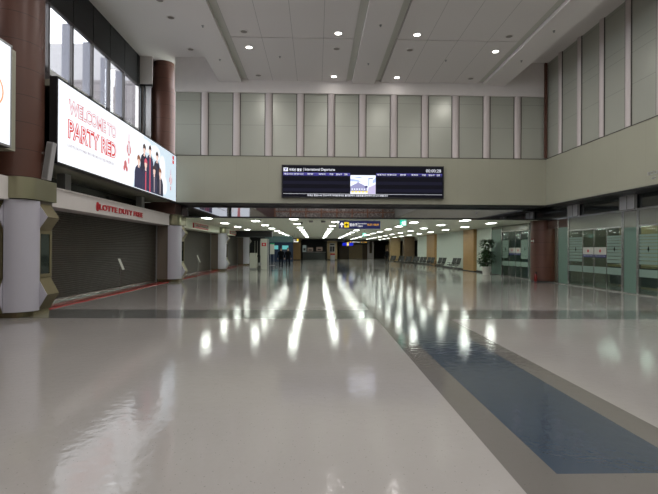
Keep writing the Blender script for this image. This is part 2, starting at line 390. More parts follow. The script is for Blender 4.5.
for a, b in ((25.4, 36.2), (37.8, 48.6)):
    struct(MB().box(-8.05, -7.3, a, b, 2.83, ZL).build('trim_fascia', 'lowceil'))
struct(MB().box(-8.05, -7.3, BACK, 11.5, 2.83, 3.38).build('trim_fascia', 'white'))
struct(MB().box(-9, -8.75, BACK, 99, -.02, 7.0).build('wall_left', 'dark'))
struct(MB().box(-8.5, -8.15, 13.1, 99, -.02, 2.83).build('wall_left_inner', 'dark'))
for y in (14.75, 21.05):
    struct(MB().box(-7.85, -7.6, y-.17, y+.17, 3.38, ZB).build('trim_post', 'grey'))
for a, b in ((12.74, 13.12), (25.24, 25.42), (37.44, 37.82)):
    struct(MB().box(-8.05, -7.28, a, b, 0, 2.83).build('trim_jamb', 'whitepanel'))
struct(MB().box(-8.05, -7.28, 12.74, 13.1, 2.83, 3.38).build('trim_fascia_end', 'white'))
# threshold trim at the shutters
for a, b in ((13.1, 23.8), (25.4, 36.2), (37.8, 48.6)):
    struct(MB().box(-7.72, -7.31, a, b, 0, .025).build('trim_red_threshold', 'redtrim'))
    struct(MB().box(-7.92, -7.80, a, b, 0, .03).build('trim_rail', 'steel'))
# window wall, with fins
for k in range(-14, 5):
    y0 = 15.5+1.5*k; w = bpy.data.objects.new('window_%d' % (k+16), None); C.objects.link(w); w.location = (-8.64, y0, 7.2); struct(w)
    MB().box(-.08, .02, -.05, .05, 0, 2.4).build('mullion', 'mull', w)
    MB().box(-.36, -.08, -.045, .045, 0, 2.4).build('fin', 'fin', w)
    MB().box(-.08, .02, .05, 1.45, 0, .08).box(-.08, .02, .05, 1.45, 2.34, 2.4).build('window_frame', 'mull', w)
    MB().box(-.06, -.05, .05, 1.45, .08, 2.34).build('pane', 'wintpane', w)
struct(MB().box(-9.35, -8.76, BACK, 24, 7.35, 7.56).build('exterior_ledge', 'ledge'))
bb = MB(); y = BACK
for k in range(-14, 6):
    y0 = 15.5+1.5*k; bb.box(-8.72, -8.62, y0+.02, min(y0+1.48, 23.33), 9.6, 11.03)
bb.box(-8.8, -8.66, BACK, YB, 9.6, 11.1)
struct(bb.build('trim_blind_box', 'band'))
# return wall between window wall and far wall with a narrow dark framed window
struct(MB().box(-8.75, -8.02, 23.34, 23.4, 9.7, 11.03).build('wall_left_return', 'white'))
w = bpy.data.objects.new('window_40', None); C.objects.link(w); w.location = (-8.66, 23.40, 6.3); struct(w)
MB().box(0, .08, 0, .1, 0, 3.4).box(.20, .27, 0, .1, 0, 3.4).box(0, .60, 0, .1, 3.32, 3.4).build('window_frame', 'black', w)
MB().box(.27, .55, .04, .055, 0, 3.32).build('pane', 'ltgrey', w)
# outdoors: the building across the road
bd = thing('office_building', 'pale grey building seen outside through the high left windows', 'building', (-34, 66, -.35))
MB().box(-11, 16, -6, 8, 22.9, 27.5).build('upper_storeys', 'building', bd)
MB().box(-11, 16, -6.2, 8, 0, 22.9).build('lower_storeys', 'building2', bd)

# back of the hall, behind the viewer
struct(MB().box(-9, XR+1, BACK-.3, BACK, 0, 11.1).build('wall_back', 'brownplain'))
lt = MB()
for i in range(9):
    x = -6+2.25*i
    lt.box(x-.08, x+.08, BACK, BACK+.15, 5.2, 9.4)
for z in (5.3, 7.1, 9.3): lt.box(-6, 12.3, BACK, BACK+.12, z-.06, z+.06)
struct(lt.build('trim_lattice_frame', 'lattice'))
lm = mat('patterned_screen', (.36, .34, .32), .5)
nt = lm.node_tree; v = nt.nodes.new('ShaderNodeTexVoronoi'); v.feature = 'DISTANCE_TO_EDGE'; v.inputs['Scale'].default_value = 3.5
g = nt.nodes.new('ShaderNodeNewGeometry'); nt.links.new(g.outputs['Position'], v.inputs['Vector'])
cr = nt.nodes.new('ShaderNodeValToRGB'); cr.color_ramp.elements[0].position = .06; cr.color_ramp.elements[0].color = (.5, .45, .4, 1); cr.color_ramp.elements[1].position = .09; cr.color_ramp.elements[1].color = (.12, .09, .08, 1)
nt.links.new(v.outputs['Distance'], cr.inputs[0]); nt.links.new(cr.outputs[0], nt.nodes['Principled BSDF'].inputs['Base Color'])
struct(MB().box(-6, 12.3, BACK-.01, BACK+.03, 5.2, 9.4).build('wall_back_screen', lm))

# low corridor
struct(MB().box(-8.1, 18.2, YG+.06, 88, ZL, ZL+.2).build('ceiling_low', 'lowceil'))
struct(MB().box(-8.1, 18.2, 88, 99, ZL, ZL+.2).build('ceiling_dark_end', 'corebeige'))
struct(MB().box(12.45, 12.7, 33.2, 58.0, 0, ZL).build('wall_right_corridor', 'mintwall'))
struct(MB().box(12.42, 12.45, 33.2, 58.0, 0, .12).build('baseboard_right', 'black'))
for n, (a, b, z) in enumerate(((36.5, 39.1, ZL), (48.7, 52.1, ZL))):
    struct(MB().box(12.2, 12.45, a, b, .06, z).build('trim_wood_pilaster', 'wood'))
    struct(MB().box(12.23, 12.45, a+.02, b-.02, 0, .06).build('trim_wood_pilaster_base', 'black'))
struct(MB().box(-9, 18.2, 98.5, 99, 0, ZL).build('wall_far', 'corebeige'))
struct(MB().box(18, 18.2, BACK, 99, 0, ZL).build('wall_right_outer', 'dark'))
for x, w_, m in ((6.0, 2.4, 'woodlit'), (8.45, 1.5, 'woodk'), (4.2, 1.6, 'woodk'), (12.6, 1.4, 'woodlit')):
    struct(MB().box(x, x+w_, 86, 86.3, 0, 2.5).build('wall_far_panel', m))
# lounge behind the right glass
struct(MB().box(XG+.1, 18.2, BACK, 33.2, ZL, ZL+.2).build('ceiling_lounge', 'corebeige'))
struct(MB().box(16.6, 16.8, 11, 33, 0, ZL).build('wall_lounge', 'woodlit'))
struct(MB().box(12.5, 18, 25.6, 25.8, 0, ZL).build('wall_lounge_divider', 'corebeige'))
struct(MB().box(12.5, 18, 33.0, 33.2, 0, ZL).build('wall_vestibule_end', 'mintwall'))
struct(MB().box(12.5, 18, 10.8, 11, 0, ZL).build('wall_lounge_near', 'corebeige'))
for n, y in enumerate((16.5, 21.5)):
    c = thing('lounge_counter', ('nearer' if n == 0 else 'farther')+' low wood counter with dark base behind the right glass front', 'counter', (14.9, y, 0))
    MB().box(-.3, .3, -1.7, 1.7, .08, .92).build('counter_body', 'dark', c)
    MB().box(-.36, .36, -1.8, 1.8, .92, 1.02).build('counter_top', 'woodlit', c)
for n, y in enumerate((13.5, 16, 18.5, 21, 23.5)):
    l = thing('lounge_strip_light', ['nearest', 'second nearest', 'middle', 'second farthest', 'farthest'][n]+' long strip light inside the lounge behind the right glass doors', 'ceiling light', (14.8, y, ZL), 0, 'lounge strip lights')
    MB().box(-1.4, 1.4, -.08, .08, -.05, 0).build('housing', 'ltgrey', l)
    MB().box(-1.35, 1.35, -.06, .06, -.06, -.05).build('diffuser', emat('lounge_tube', (.9, 1, .9), 22), l)

# ------------------------------------------------------------------ glass fronts on the right
struct(MB().box(XG, XG+.05, BACK, YG+.2, 3.32, ZB+.02).build('window_2', 'dkglass'))
struct(MB().box(XG-.05, XG+.08, BACK, 25.1, 3.26, 3.34).build('trim_7', 'steel'))
struct(MB().box(XG-.05, XG+.08, BACK, 33.2, 0, .04).build('trim_8', 'steel'))
struct(MB().box(XG, XG+.05, 22.95, 25.2, 2.85, 3.28).build('trim_9', 'brownplain'))
def teal_panel(n, a, b, top, hdr=True):
    w = bpy.data.objects.new('window_%d' % n, None); C.objects.link(w); w.location = (XG, a, .04); struct(w)
    MB().box(0, .03, .03, b-a-.03, 0, top-.04).build('pane', 'teal', w)
    MB().box(-.03, .06, -.03, .03, 0, 3.24).box(-.03, .06, b-a-.03, b-a+.03, 0, 3.24).build('window_frame', 'steel', w)
    if hdr: MB().box(0, .03, .03, b-a-.03, top-.04, 3.24).build('header_pane', 'header', w)
teal_panel(50, 17.98, 18.8, 2.62)
teal_panel(51, 23.0, 23.95, 2.85, False)
teal_panel(52, 26.3, 27.25, 3.1)
teal_panel(53, 31.35, 33.15, 3.1)
def door_unit(n, a, b, top, cuts, signs=True):
    d = bpy.data.objects.new('door_%d' % n, None); C.objects.link(d); d.location = (XG, a, .04); struct(d)
    L = b-a
    MB().box(-.04, .07, -.03, .03, 0, 3.24).box(-.04, .07, L-.03, L+.03, 0, 3.24).box(-.04, .07, 0, L, top-.03, top+.03).build('door_frame', 'steel', d)
    MB().box(0, .03, .03, L-.03, top+.03, 3.24).build('header_pane', 'header', d)
    e = [0]+[c-a for c in cuts]+[L]
    for i in range(len(e)-1):
        outer = i in (0, len(e)-2); y0, y1 = e[i]+.03, e[i+1]-.03
        lf = MB().box(0, .015, y0, y1, .03, top-.03).build('glass_leaf' if outer else 'door_leaf', 'clear', d)
        MB().box(-.008, .022, y0-.016, y0, .0, top-.03).box(-.008, .022, y1, y1+.016, 0, top-.03).build('leaf_stile', 'steel', lf)
        fb = MB()
        if outer:
            z = 1.14
            for k in range(9):
                h = .16-.006*k; fb.box(-.004, -.001, y0, y1, z, z+h*.80); z += h*.95
            fb.box(-.004, -.001, y0, y1, .66, .95)
        else: fb.box(-.004, -.001, y0, y1, .66, .95)
        fb.build('frosted_stripes', 'frost', lf)
        if outer:
            s = MB(); ym = (y0+y1)/2
            s.extr([(ym-.05, 1.72), (ym, 1.60), (ym+.05, 1.72), (ym, 1.84)], 'x', -.009, -.005).build('emblem', 'dkglass', lf)
        elif signs:
            MB().box(-.006, -.002, y0, y1, 1.48, 1.80).build('door_sticker', 'kiosk', lf)
            MB().box(-.007, -.002, y0, y1, 1.36, 1.48).build('blue_strip', emat('blue_sticker', (.01, .02, .16), .25), lf)
            ym = (y0+y1)/2
            flat(MB(), WEST, (-.008, ym, 1.64), ell(0, 0, .07, .07)).build('red_dot', 'red', lf)
            text('strip_lettering', '자동문 AUTO DOOR', WEST, (-.008, y1-.06, 1.395), y1-y0-.12, .05, 'kiosk', lf)
            MB().box(-.05, -.02, y1-.10, y1-.07, .95, 1.3).build('door_handle', 'steel', lf)
    return d
door_unit(1, 18.87, 22.93, 2.62, (19.92, 20.85, 21.75))
door_unit(2, 13.7, 17.90, 2.62, (14.7, 15.8, 16.85), False)
door_unit(3, 27.32, 31.28, 2.85, (28.4, 29.2, 30.2))
struct(MB().box(XG, XG+.05, BACK, 13.6, .04, 3.26).build('window_60', 'teal'))
ac = thing('door_operator', 'white box unit above the glass doors next to the potted plant', 'door closer', (12.5, 29.3, 2.93))
MB().box(0, .3, -.75, .75, 0, .3).build('housing', 'kiosk', ac); MB().box(-.02, 0, -.12, .12, .05, .12).build('sensor', 'black', ac)
for n, y in enumerate((22.4, 18.42)):
    q = thing('square_panel', ('farther' if n == 0 else 'nearer')+' white square panel mounted in the dark band above the right glass doors', 'panel', (12.26, y, 3.30), 0, 'square panels over the right doors')
    MB().box(0, .08, -.48, .48, 0, .70).build('panel_face', 'ltgrey', q)
    MB().box(-.015, .0, -.48, .48, 0, .03).box(-.015, 0, -.48, -.45, 0, .7).box(-.015, 0, .45, .48, 0, .7).box(-.015, 0, -.012, .012, 0, .7).build('panel_rim', 'steel', q)

# ------------------------------------------------------------------ brown clad columns
def rcol(x, y, r, z0, z1, label):
    o = MB().lathe(x, y, [(r, z0), (r, z1)], 40).build('round_column', 'brown', smooth=True); return tag(o, label, 'column')
rcol(-7.75, 12.35, .68, 3.39, 11.03, 'tall brown clad round column at far left behind the cropped lit billboard')
o = rcol(-7.75, 24.25, .60, 3.39, 9.7, 'tall brown clad round column at the far end of the long billboard')
MB().lathe(-7.75, 24.25, [(.54, 9.7), (.51, 11.03)], 40).build('upper_shaft', 'brown', o, smooth=True)
struct(MB().box(-8.45, -6.95, 23.60, 24.68, 3.39, ZB-.02).build('trim_10', 'brownplain'))
o = rcol(12.42, 25.72, .625, 0.06, ZL, 'brown clad round column between the two glass fronts on the right')
MB().lathe(12.42, 25.72, [(.60, 0), (.60, .06)], 32).build('column_base', 'black', o)
tag(MB().box(XR-.14, XR-.01, YB-.16, YB-.065, ZT+.01, 11.0).build('corner_strip', 'brown'), 'narrow brown strip up the far right corner of the hall', 'corner trim')

# ------------------------------------------------------------------ clad display columns along the shops
def arcplan(r_in, R, c, front=-.82, n=8):
    return
def disp_column(y0, label, front=True, zt=3.39):
    t = thing('display_column', label, 'column', (-7.7, y0+.8, 0))
    MB().extr([(-.78, -.76), (.26, -.76), (.76, -.26), (.76, .38), (-.78, .38)], 'z', .14, 2.87).build('core', 'corebeige', t)
    MB().extr([(-.72, -.72), (.30, -.72)]+[(.30+.42*math.sin(a), -.30-.42*math.cos(a)) for a in [PI/2*k/10 for k in range(1, 11)]]+[(.72, .34), (-.72, .34)], 'z', 0, .14).build('plinth', 'bronze', t, smooth=True)
    c = .30; R = .52
    out = [(-.35+.02*0 + .0, -.82)] if False else []
    arc = [(c+R*math.sin(a), -c-R*math.cos(a)) for a in [PI/2*k/10 for k in range(11)]]
    inner = [(c+(R-.07)*math.sin(a), -c-(R-.07)*math.cos(a)) for a in [PI/2*k/10 for k in range(10, -1, -1)]]
    plan = [(.28, -.82)]+arc[1:]+[(.82, -.27)]+[(.75, -.27)]+inner+[(.28, -.75)]
    MB().extr(plan, 'z', .14, 2.85).build('corner_panel', 'whitepanel', t, smooth=True)
    R2 = .40; c2 = .45
    arc2 = [(c2+R2*math.sin(a), -c2-R2*math.cos(a)) for a in [PI/2*k/10 for k in range(11)]]
    MB().extr([(-.84, -.85)]+arc2+[(.85, .42), (-.84, .42)], 'z', 2.87, zt).build('capital', 'capital', t, smooth=True)
    # hexagonal ended covers and a screen on the hall side
    for zz in ((2.80, 2.46, 2.12), (.95, .52, .12)):
        cv = MB().extr([(.76, zz[0]), (1.0, zz[1]+.03), (1.0, zz[1]-.03), (.76, zz[2])], 'x', 0, 0) if False else MB()
        ring = lambda y: [(.76, y, zz[0]), (1.0, y, zz[1]), (.76, y, zz[2])]
        cv.loops([ring(-.24), ring(.30)])
        o = cv.build('hexagonal_cover', 'gold', t)
        e = MB().loops([[(p[0]+(.0), p[1], p[2]) for p in ring(-.265)], ring(-.241)]).build('end_cheek', 'whitepanel', o)
        if front:
            ring2 = lambda x: [(x, -.76, zz[0]), (x, -1.0, zz[1]), (x, -.76, zz[2])]
            o = MB().loops([ring2(-.62), ring2(.24)]).build('hexagonal_cover', 'gold', t)
            MB().loops([ring2(.241), ring2(.265)]).build('end_cheek', 'whitepanel', o)
    MB().box(.76, .80, -.26, -.20, .95, 2.12).box(.76, .80, .22, .30, .95, 2.12).box(.76, .80, -.2, .22, 2.04, 2.12).box(.76, .80, -.2, .22, .95, 1.03).build('screen_surround', 'gold', t)
    MB().box(.76, .785, -.20, .22, 1.03, 2.04).build('display_screen', 'screen', t)
    if front:
        MB().box(-.62, .24, -.80, -.76, .95, 2.12).build('screen_surround', 'gold', t)
        MB().box(-.52, .14, -.82, -.80, 1.03, 2.04).build('display_screen', 'screen', t)
    return t
disp_column(11.50, 'nearest clad column with white rounded corner panel at the left edge')
disp_column(24.0, 'second clad display column, at the far end of the first roller shutter', False)
disp_column(36.20, 'third clad display column, between the second and third roller shutters', False, ZL)
disp_column(48.60, 'farthest clad display column, beyond the third roller shutter', False, ZL)

# ------------------------------------------------------------------ roller shutters
def shutter(a, b, label):
    t = thing('roller_shutter', label, 'shutter', (-8.0, a, 0))
    L = b-a; prof = []
    n = 40; h = (2.83-.12)/n
    for k in range(n):
        z = .12+k*h; prof += [(-.012, z), (.022, z+h*.2), (.028, z+h*.5), (.015, z+h*.88), (-.012, z+h*.98)]
    m = MB(); i = 0
    for (x0, z0), (x1, z1) in zip(prof, prof[1:]):
        m.face([(x0, .06, z0), (x0, L-.06, z0), (x1, L-.06, z1), (x1, .06, z1)])
    m.face([(-.03, .06, .12), (-.03, L-.06, .12), (-.03, L-.06, 2.83), (-.03, .06, 2.83)])
    m.build('slat_curtain', 'shutter', t)
    MB().box(-.03, .04, .06, L-.06, .03, .12).build('bottom_bar', 'steel', t)
    for y in (0, L-.08): MB().box(-.05, .06, y, y+.08, 0, 2.83).build('guide_rail', 'grey', t)
shutter(13.12, 23.98, 'closed roller shutter nearest the viewer under the first red sign')
shutter(25.42, 36.18, 'closed roller shutter between second and third clad columns')
shutter(37.82, 48.58, 'closed roller shutter farthest down the left side')
def shop_sign(y0, L, h, z, label, box=False):
    t = thing('shop_sign', label, 'sign', (-7.3, y0, z))
    if box: MB().box(-.01, .05, -.08, L+.08, -.06, h+.05).build('sign_box', 'red', t)
    m = 'kiosk' if box else 'red'; x = .055 if box else .0
    e = MB(); r = h*.95
    seg = [(r*.5*math.cos(a)+r*.5, r*.8*math.sin(a)+h*.5) for a in [2*PI*k/20 for k in range(20)]]
    flat(e, EAST, (x, 0, 0), seg, 0, .03); e.build('emblem', m, t)
    text('lettering', 'LOTTE DUTY FREE', EAST, (x, r*1.2, 0), L-r*1.2, h, m, t, .03, bold=.02)
shop_sign(15.94, 4.2, .20, 2.97, 'red raised letter sign over the nearest roller shutter')
shop_sign(28.4, 3.7, .18, 2.98, 'red box sign over the second roller shutter', True)
shop_sign(40.4, 3.9, .18, 2.98, 'small red box sign over the farthest roller shutter', True)
def info_stand(x, y, label):
    t = thing('info_stand', label, 'sign stand', (x, y, 0), PI/2)
    MB().lathe(0, 0, [(.16, 0), (.16, .015), (.02, .025)], 20).build('stand_base', 'steel', t, smooth=True)
    MB().tube((0, 0, .02), (0, 0, .95), .012).build('pole', 'steel', t)
    o = MB().loops([[(-.11, -.16, .86), (.11, -.16, .86), (.11, -.148, .86), (-.11, -.148, .86)], [(-.11, .02, 1.28), (.11, .02, 1.28), (.11, .032, 1.28), (-.11, .032, 1.28)]]).build('sign_plate', 'kiosk', t)
info_stand(-7.6, 18.6, 'slim steel notice stand in front of the nearest roller shutter')
info_stand(-7.05, 28.5, 'slim steel notice stand in front of the second roller shutter')

# ------------------------------------------------------------------ billboards
def billboard(y0, y1, label):
    t = thing('lightbox_billboard', label, 'billboard', (-6.85, y0, 3.92))
    L = y1-y0; H = 2.30
    MB().box(-.19, -.02, 0, L, 0, H).build('housing', 'black', t)
    MB().box(-.02, .01, 0, .05, 0, H).box(-.02, .004, L-.03, L, 0, H).box(-.02, .01, 0, L, 0, .05).box(-.02, .01, 0, L, H-.05, H).build('rim', 'grey' if y0 < 5 else 'black', t)
    f = MB().box(-.02, 0, .05, L-.05, .05, H-.05).build('lit_face', 'printw', t)
    return t, f
t1, f1 = billboard(.4, 10.84, 'lit billboard cropped by the left picture edge on the near brown column')
m = MB()
for q in range(24):
    a, b = 2*PI*q/24, 2*PI*(q+1)/24
    flat(m, EAST, (.002, 9.80, 1.15), [(.32*math.cos(a), .32*math.sin(a)), (.36*math.cos(a), .36*math.sin(a)), (.36*math.cos(b), .36*math.sin(b)), (.32*math.cos(b), .32*math.sin(b))])
m.build('printed_ring', 'e_orangeink', t1)
flat(MB(), EAST, (.002, 6, .5), [(0, 0), (1.6, 0), (1.2, 1.1), (.2, 1.3)]).build('printed_figure', 'e_pink', t1)
t2, f2 = billboard(12.69, 23.40, 'long lit billboard reading WELCOME TO PARTY RED on left wall')
def bt(name, s, y, z, w, h, m, **k): return text(name, s, EAST, (.003, y-12.69, z-3.92), w, h, m, t2, **k)
# double line lettering: coloured letter with a white core
def outlined(s, y, z, w, h, m, b):
    bt('printed_lettering', s, y, z, w, h, m, bold=.05, depth=.004)
    o = bt('printed_lettering_core', s, y+.035, z+.025, w-.07, h-.05, 'printw', bold=b, depth=.004)
    for q in o:
        for v in q.data.vertices: v.co.x += .004
outlined('WELCOME TO', 13.28, 5.40, 3.12, .42, 'e_pink', -.008)
outlined('PARTY RED', 13.26, 4.72, 3.16, .53, 'e_red', -.022)
bt('printed_small_text', 'LOTTE DUTY FREE 파티 레드에 오신 것을 환영합니다', 13.25, 4.47, 3.0, .10, 'e_greytext')
# the printed group of seven people in dark suits and two hanging ornaments
def pr(name, m, shapes, off=.003, th=.003):
    mb = MB()
    for s in shapes: flat(mb, EAST, (0, -12.69, -3.92), s, off, th)
    return mb.build(name, m, t2)
pr('printed_backdrop', 'e_sky', [[(17.9, 3.99), (23.3, 3.99), (23.3, 6.15), (19.0, 6.15)]], .001, .002)
pr('printed_smoke', 'printw', [ell(18.4, 5.35, .5, .45), ell(19.3, 5.8, .75, .25), ell(20.4, 5.75, .6, .3), ell(21.3, 5.25, .4, .55), ell(21.6, 4.5, .35, .4)], .003, .002)
bod = [(18.45, 5.05, 0), (19.05, 5.60, 1), (19.7, 5.68, 0), (20.55, 5.60, 1), (19.2, 5.05, 2), (20.2, 4.95, 0), (20.95, 4.95, 1)]
order = [1, 2, 3, 0, 4, 5, 6]
off = .005
for q in order:
    y, z, c = bod[q]
    pr('printed_suit', ('e_suit', 'e_suit2', 'e_rose')[c] if c < 2 else 'e_suit', [[(y-.42, 4.0), (y+.42, 4.0), (y+.40, z-.45), (y+.30, z-.28), (y+.1, z-.16), (y-.1, z-.16), (y-.30, z-.28), (y-.40, z-.45)]], off, .002)
    pr('printed_face', 'e_skin', [ell(y, z, .13, .17), [(y-.08, z-.26), (y+.08, z-.26), (y+.06, z-.12), (y-.06, z-.12)]], off+.002, .002)
    pr('printed_hair', 'e_rose' if q == 4 else ('e_hair2' if q in (0, 6) else 'e_hair'), [[(y-.17, z-.02), (y-.15, z+.16), (y, z+.25), (y+.15, z+.16), (y+.17, z-.02), (y+.10, z+.06), (y-.10, z+.06)]], off+.004, .002)
    if q in (4, 2): pr('printed_tie', 'e_rose', [[(y-.06, 4.0), (y+.06, 4.0), (y+.05, z-.3), (y-.05, z-.3)]], off+.004, .002)
    if q in (6, 5): pr('printed_shirt', 'e_greytext', [[(y-.05, z-.9), (y+.05, z-.9), (y+.07, z-.28), (y-.07, z-.28)]], off+.004, .002)
    off += .002
for y, zc, hh in ((17.5, 5.3, .55), (22.5, 4.9, .5)):
    pr('printed_ornament', 'e_pink', [[(y-.02, zc+hh), (y+.02, zc+hh), (y+.02, zc+hh*.6), (y-.02, zc+hh*.6)], [(y, zc+hh*.62), (y+.2, zc+.05), (y+.2, zc-.1), (y, zc-hh*.5), (y-.2, zc-.1), (y-.2, zc+.05)]], .006)
    pr('printed_ornament_stripe', 'printw', [[(y-.1, zc+.2), (y-.04, zc+.24), (y-.04, zc-.2), (y-.1, zc-.14)], [(y+.04, zc+.24), (y+.1, zc+.2), (y+.1, zc-.14), (y+.04, zc-.2)]], .009)
    pr('printed_tassel', 'e_red', [[(y-.035, zc-hh*.6), (y+.035, zc-hh*.6), (y+.035, zc-hh*.98), (y-.035, zc-hh*.98)]], .006)
pr('printed_flower', 'e_pink', [ell(17.2, 4.7, .12, .14), ell(17.32, 4.55, .09, .1), ell(17.1, 4.55, .08, .1)], .005)
pr('printed_red_block', 'e_red', [rect(22.75, 5.72, 22.98, 5.88), rect(22.75, 5.92, 22.98, 6.1)], .005)
# leaning column loudspeaker
sp = thing('column_speaker', 'slim grey column loudspeaker tilted on brackets beside the near billboard', 'loudspeaker', (-7.0, 12.5, 3.45))
sp.rotation_euler = (0, .14, 0)
MB().box(-.08, .08, -.09, .09, 0, .98).build('cabinet', 'ltgrey', sp)
MB().box(-.06, .06, -.1, -.09, .04, .94).build('grille', 'grey', sp)
for z in (.36, .66):
    MB().box(-.34, -.08, -.02, .02, z, z+.04).box(-.36, -.30, -.08, .08, z-.08, z+.12).build('bracket', 'steel', sp)

# ------------------------------------------------------------------ departures board
t = thing('departure_board', 'wide black LED departures board on the far bulkhead', 'screen', (-1.70, YB, 4.20))
BW, BH = 7.97, 1.60
MB().box(0, BW, -.20, 0, 0, BH).build('board_case', 'black', t)
MB().box(.05, BW-.05, -.21, -.20, .05, BH-.05).build('led_face', 's_black', t)
F0 = (0, -.211, 0)
def bd_(name, m, rs, off=0, th=.002):
    mb = MB()
    for r in rs: flat(mb, FRONT, F0, r, off, th)
    return mb.build(name, m, t)
bd_('dim_rows', 's_row', [rect(.08, .30+.36*k, 3.30, .46+.36*k) for k in range(3)]+[rect(4.65, .30+.36*k, 7.88, .46+.36*k) for k in range(3)])
bd_('header_bar', 's_bar', [rect(.08, 1.08, 3.34, 1.22), rect(4.63, 1.08, 7.88, 1.22)])
bd_('ticker_rule', 's_white', [rect(.08, .185, 7.88, .197)])
text('title_text', '국제선 출발', FRONT, (.36, -.212, 1.29), .62, .14, 's_white', t, .002, bold=.02)
text('title_text', '| International Departures', FRONT, (1.05, -.212, 1.28), 1.56, .17, 's_white', t, .002, bold=.01)
bd_('title_icon', 's_white', [rect(.09, 1.28, .31, 1.46)])
bd_('title_icon_plane', 's_bar', [[(.13, 1.31), (.17, 1.31), (.27, 1.43), (.24, 1.44)], [(.13, 1.40), (.24, 1.36), (.26, 1.38), (.15, 1.43)]], .003)
for x0 in (.12, 4.67):
    for s, dx, w in (('예정시간 변경시간', 0, .95), ('편명', 1.15, .28), ('목적지', 1.72, .32), ('구분', 2.25, .2), ('탑승구', 2.6, .28), ('현황', 3.0, .16)):
        text('column_heading', s, FRONT, (x0+dx*.98, -.214, 1.11), w, .085, 's_white', t, .002, bold=.015)
text('clock_digits', '00:00:28', FRONT, (7.08, -.212, 1.29), .74, .15, 's_white', t, .002)
text('ticker_text', '국제선 탑승수속 안내 여객 여러분께서는 출국장에서 신분증을 준비하여 주시기 바랍니다', FRONT, (1.25, -.212, .07), 3.95, .095, 's_white', t, .002, bold=.02)
# picture in the middle: terminal under a pale sky
bd_('picture_sky', 's_cloud', [rect(3.36, .20, 4.60, 1.12)], .001)
bd_('picture_blue', 's_sky', [[(3.36, .82), (3.9, .80), (3.75, .88), (3.36, .95)], [(3.5, 1.0), (4.0, .97), (3.8, 1.05)]], .004)
bd_('picture_tower', 's_sky', [rect(4.24, .6, 4.29, 1.0), [(4.45, .70), (4.6, .80), (4.6, 1.0), (4.45, .85)]], .004)
bd_('picture_lamp', 's_ink', [[(4.25, .93), (4.50, .97), (4.48, 1.0), (4.25, .96)]], .006)
bd_('picture_tree', 's_ink', [ell(4.14, .55, .07, .06)], .006)
bd_('picture_terminal', 's_build', [[(3.36, .32), (4.2, .32), (4.15, .55), (3.95, .67), (3.78, .74), (3.76, .80), (3.72, .80), (3.70, .74), (3.5, .64), (3.36, .56)]], .004)
bd_('picture_road', 's_road', [[(4.2, .2), (4.6, .2), (4.6, .68), (4.25, .52)]], .005)
for k in range(6): bd_('picture_window', 's_cloud', [rect(3.42+.12*k, .40, 3.48+.12*k, .47)], .007)
for k in range(5): bd_('picture_car', 's_taxi', [rect(3.42+.17*k, .27, 3.53+.17*k, .35)], .008)

# ------------------------------------------------------------------ high downlights
def downlight(x, y, z, lit, label, grp):
    t = thing('downlight', label, 'ceiling light', (x, y, z), 0, grp)
    ring = MB()
    ring.loops([[(r*math.cos(2*PI*k/24), r*math.sin(2*PI*k/24), zz) for k in range(24)] for r, zz in ((.17, 0), (.17, -.015), (.13, -.02), (.12, -.004))], False)
    ring.build('trim_ring', 'white', t, smooth=True)
    MB().lathe(0, 0, [(.125, -.002), (.125, -.012)], 24).build('lens', 'e_down' if lit else 'offlens', t)
    if lit:
        ld = bpy.data.lights.new('downlight_beam', 'AREA'); ld.shape = 'DISK'; ld.size = .22; ld.energy = HALL_W*(.07 if y > 22 else 1); ld.color = (1, .965, .93)
        lo = bpy.data.objects.new('downlight_beam', ld); C.objects.link(lo); lo.parent = t; lo.location = (0, 0, -.03)
        ld.spread = PI
grid = {(-2.79, 18.1): 0, (-2.79, 19.5): 1, (-2.79, 22.65): 0, (.8, 18.1): 1, (.8, 19.5): 0, (.8, 22.65): 1, (3.83, 18.1): 1, (3.83, 19.5): 0, (3.83, 22.65): 1, (7.4, 18.1): 0, (7.4, 19.5): 1, (7.4, 22.65): 0}
cn = {-2.79: 'leftmost', .8: 'second', 3.83: 'third', 7.4: 'rightmost'}; rn = {18.1: 'nearest', 19.5: 'middle', 22.65: 'farthest'}
for (x, y), lit in grid.items():
    downlight(x, y, ZC, lit, '%s downlight, %s in the %s column of the high ceiling' % ('glowing' if lit else 'unlit', rn[y], cn[x]), 'glowing high downlights' if lit else 'unlit high downlights')
for k in range(1, 9):
    for x, y in ((-2.79, 19.5-4.6*k), (.8, 18.1-4.6*k), (3.83, 18.1-4.6*k), (7.4, 19.5-4.6*k)):
        downlight(x, y, ZC, 1, 'glowing downlight in the part of the high ceiling above and behind the viewer', 'overhead downlights out of view')
for n, y in enumerate((18.0, 19.35, 22.4)):
    downlight(-5.93, y, 11.03, 0, ['nearest', 'middle', 'farthest'][n]+' unlit downlight in the raised left ceiling bay', 'unlit left bay downlights')
spk = [(-4.2, 17.5, 9.86), (-4.2, 20.6, 9.86), (2.3, 17.2, 9.86), (2.25, 20.8, 9.86), (8.8, 17.4, 9.86), (8.8, 20.2, 9.86), (-1.6, 20.4, ZC), (5.6, 20.5, ZC)]
nm = ['near on the left beam', 'far on the left beam', 'near on the middle beam', 'far on the middle beam', 'near on the right beam', 'far on the right beam', 'on the left board field', 'on the right board field']
for (x, y, z), s in zip(spk, nm):
    o = MB().lathe(0, 0, [(.05, 0), (.05, -.01), (.02, -.02), (.02, -.05), (.035, -.055), (.035, -.06)], 12).build('ceiling_sprinkler', 'grey', loc=(x, y, z), smooth=True)
    tag(o, 'tiny round sprinkler head '+s+' of the high ceiling', 'sprinkler', 'high ceiling sprinklers')

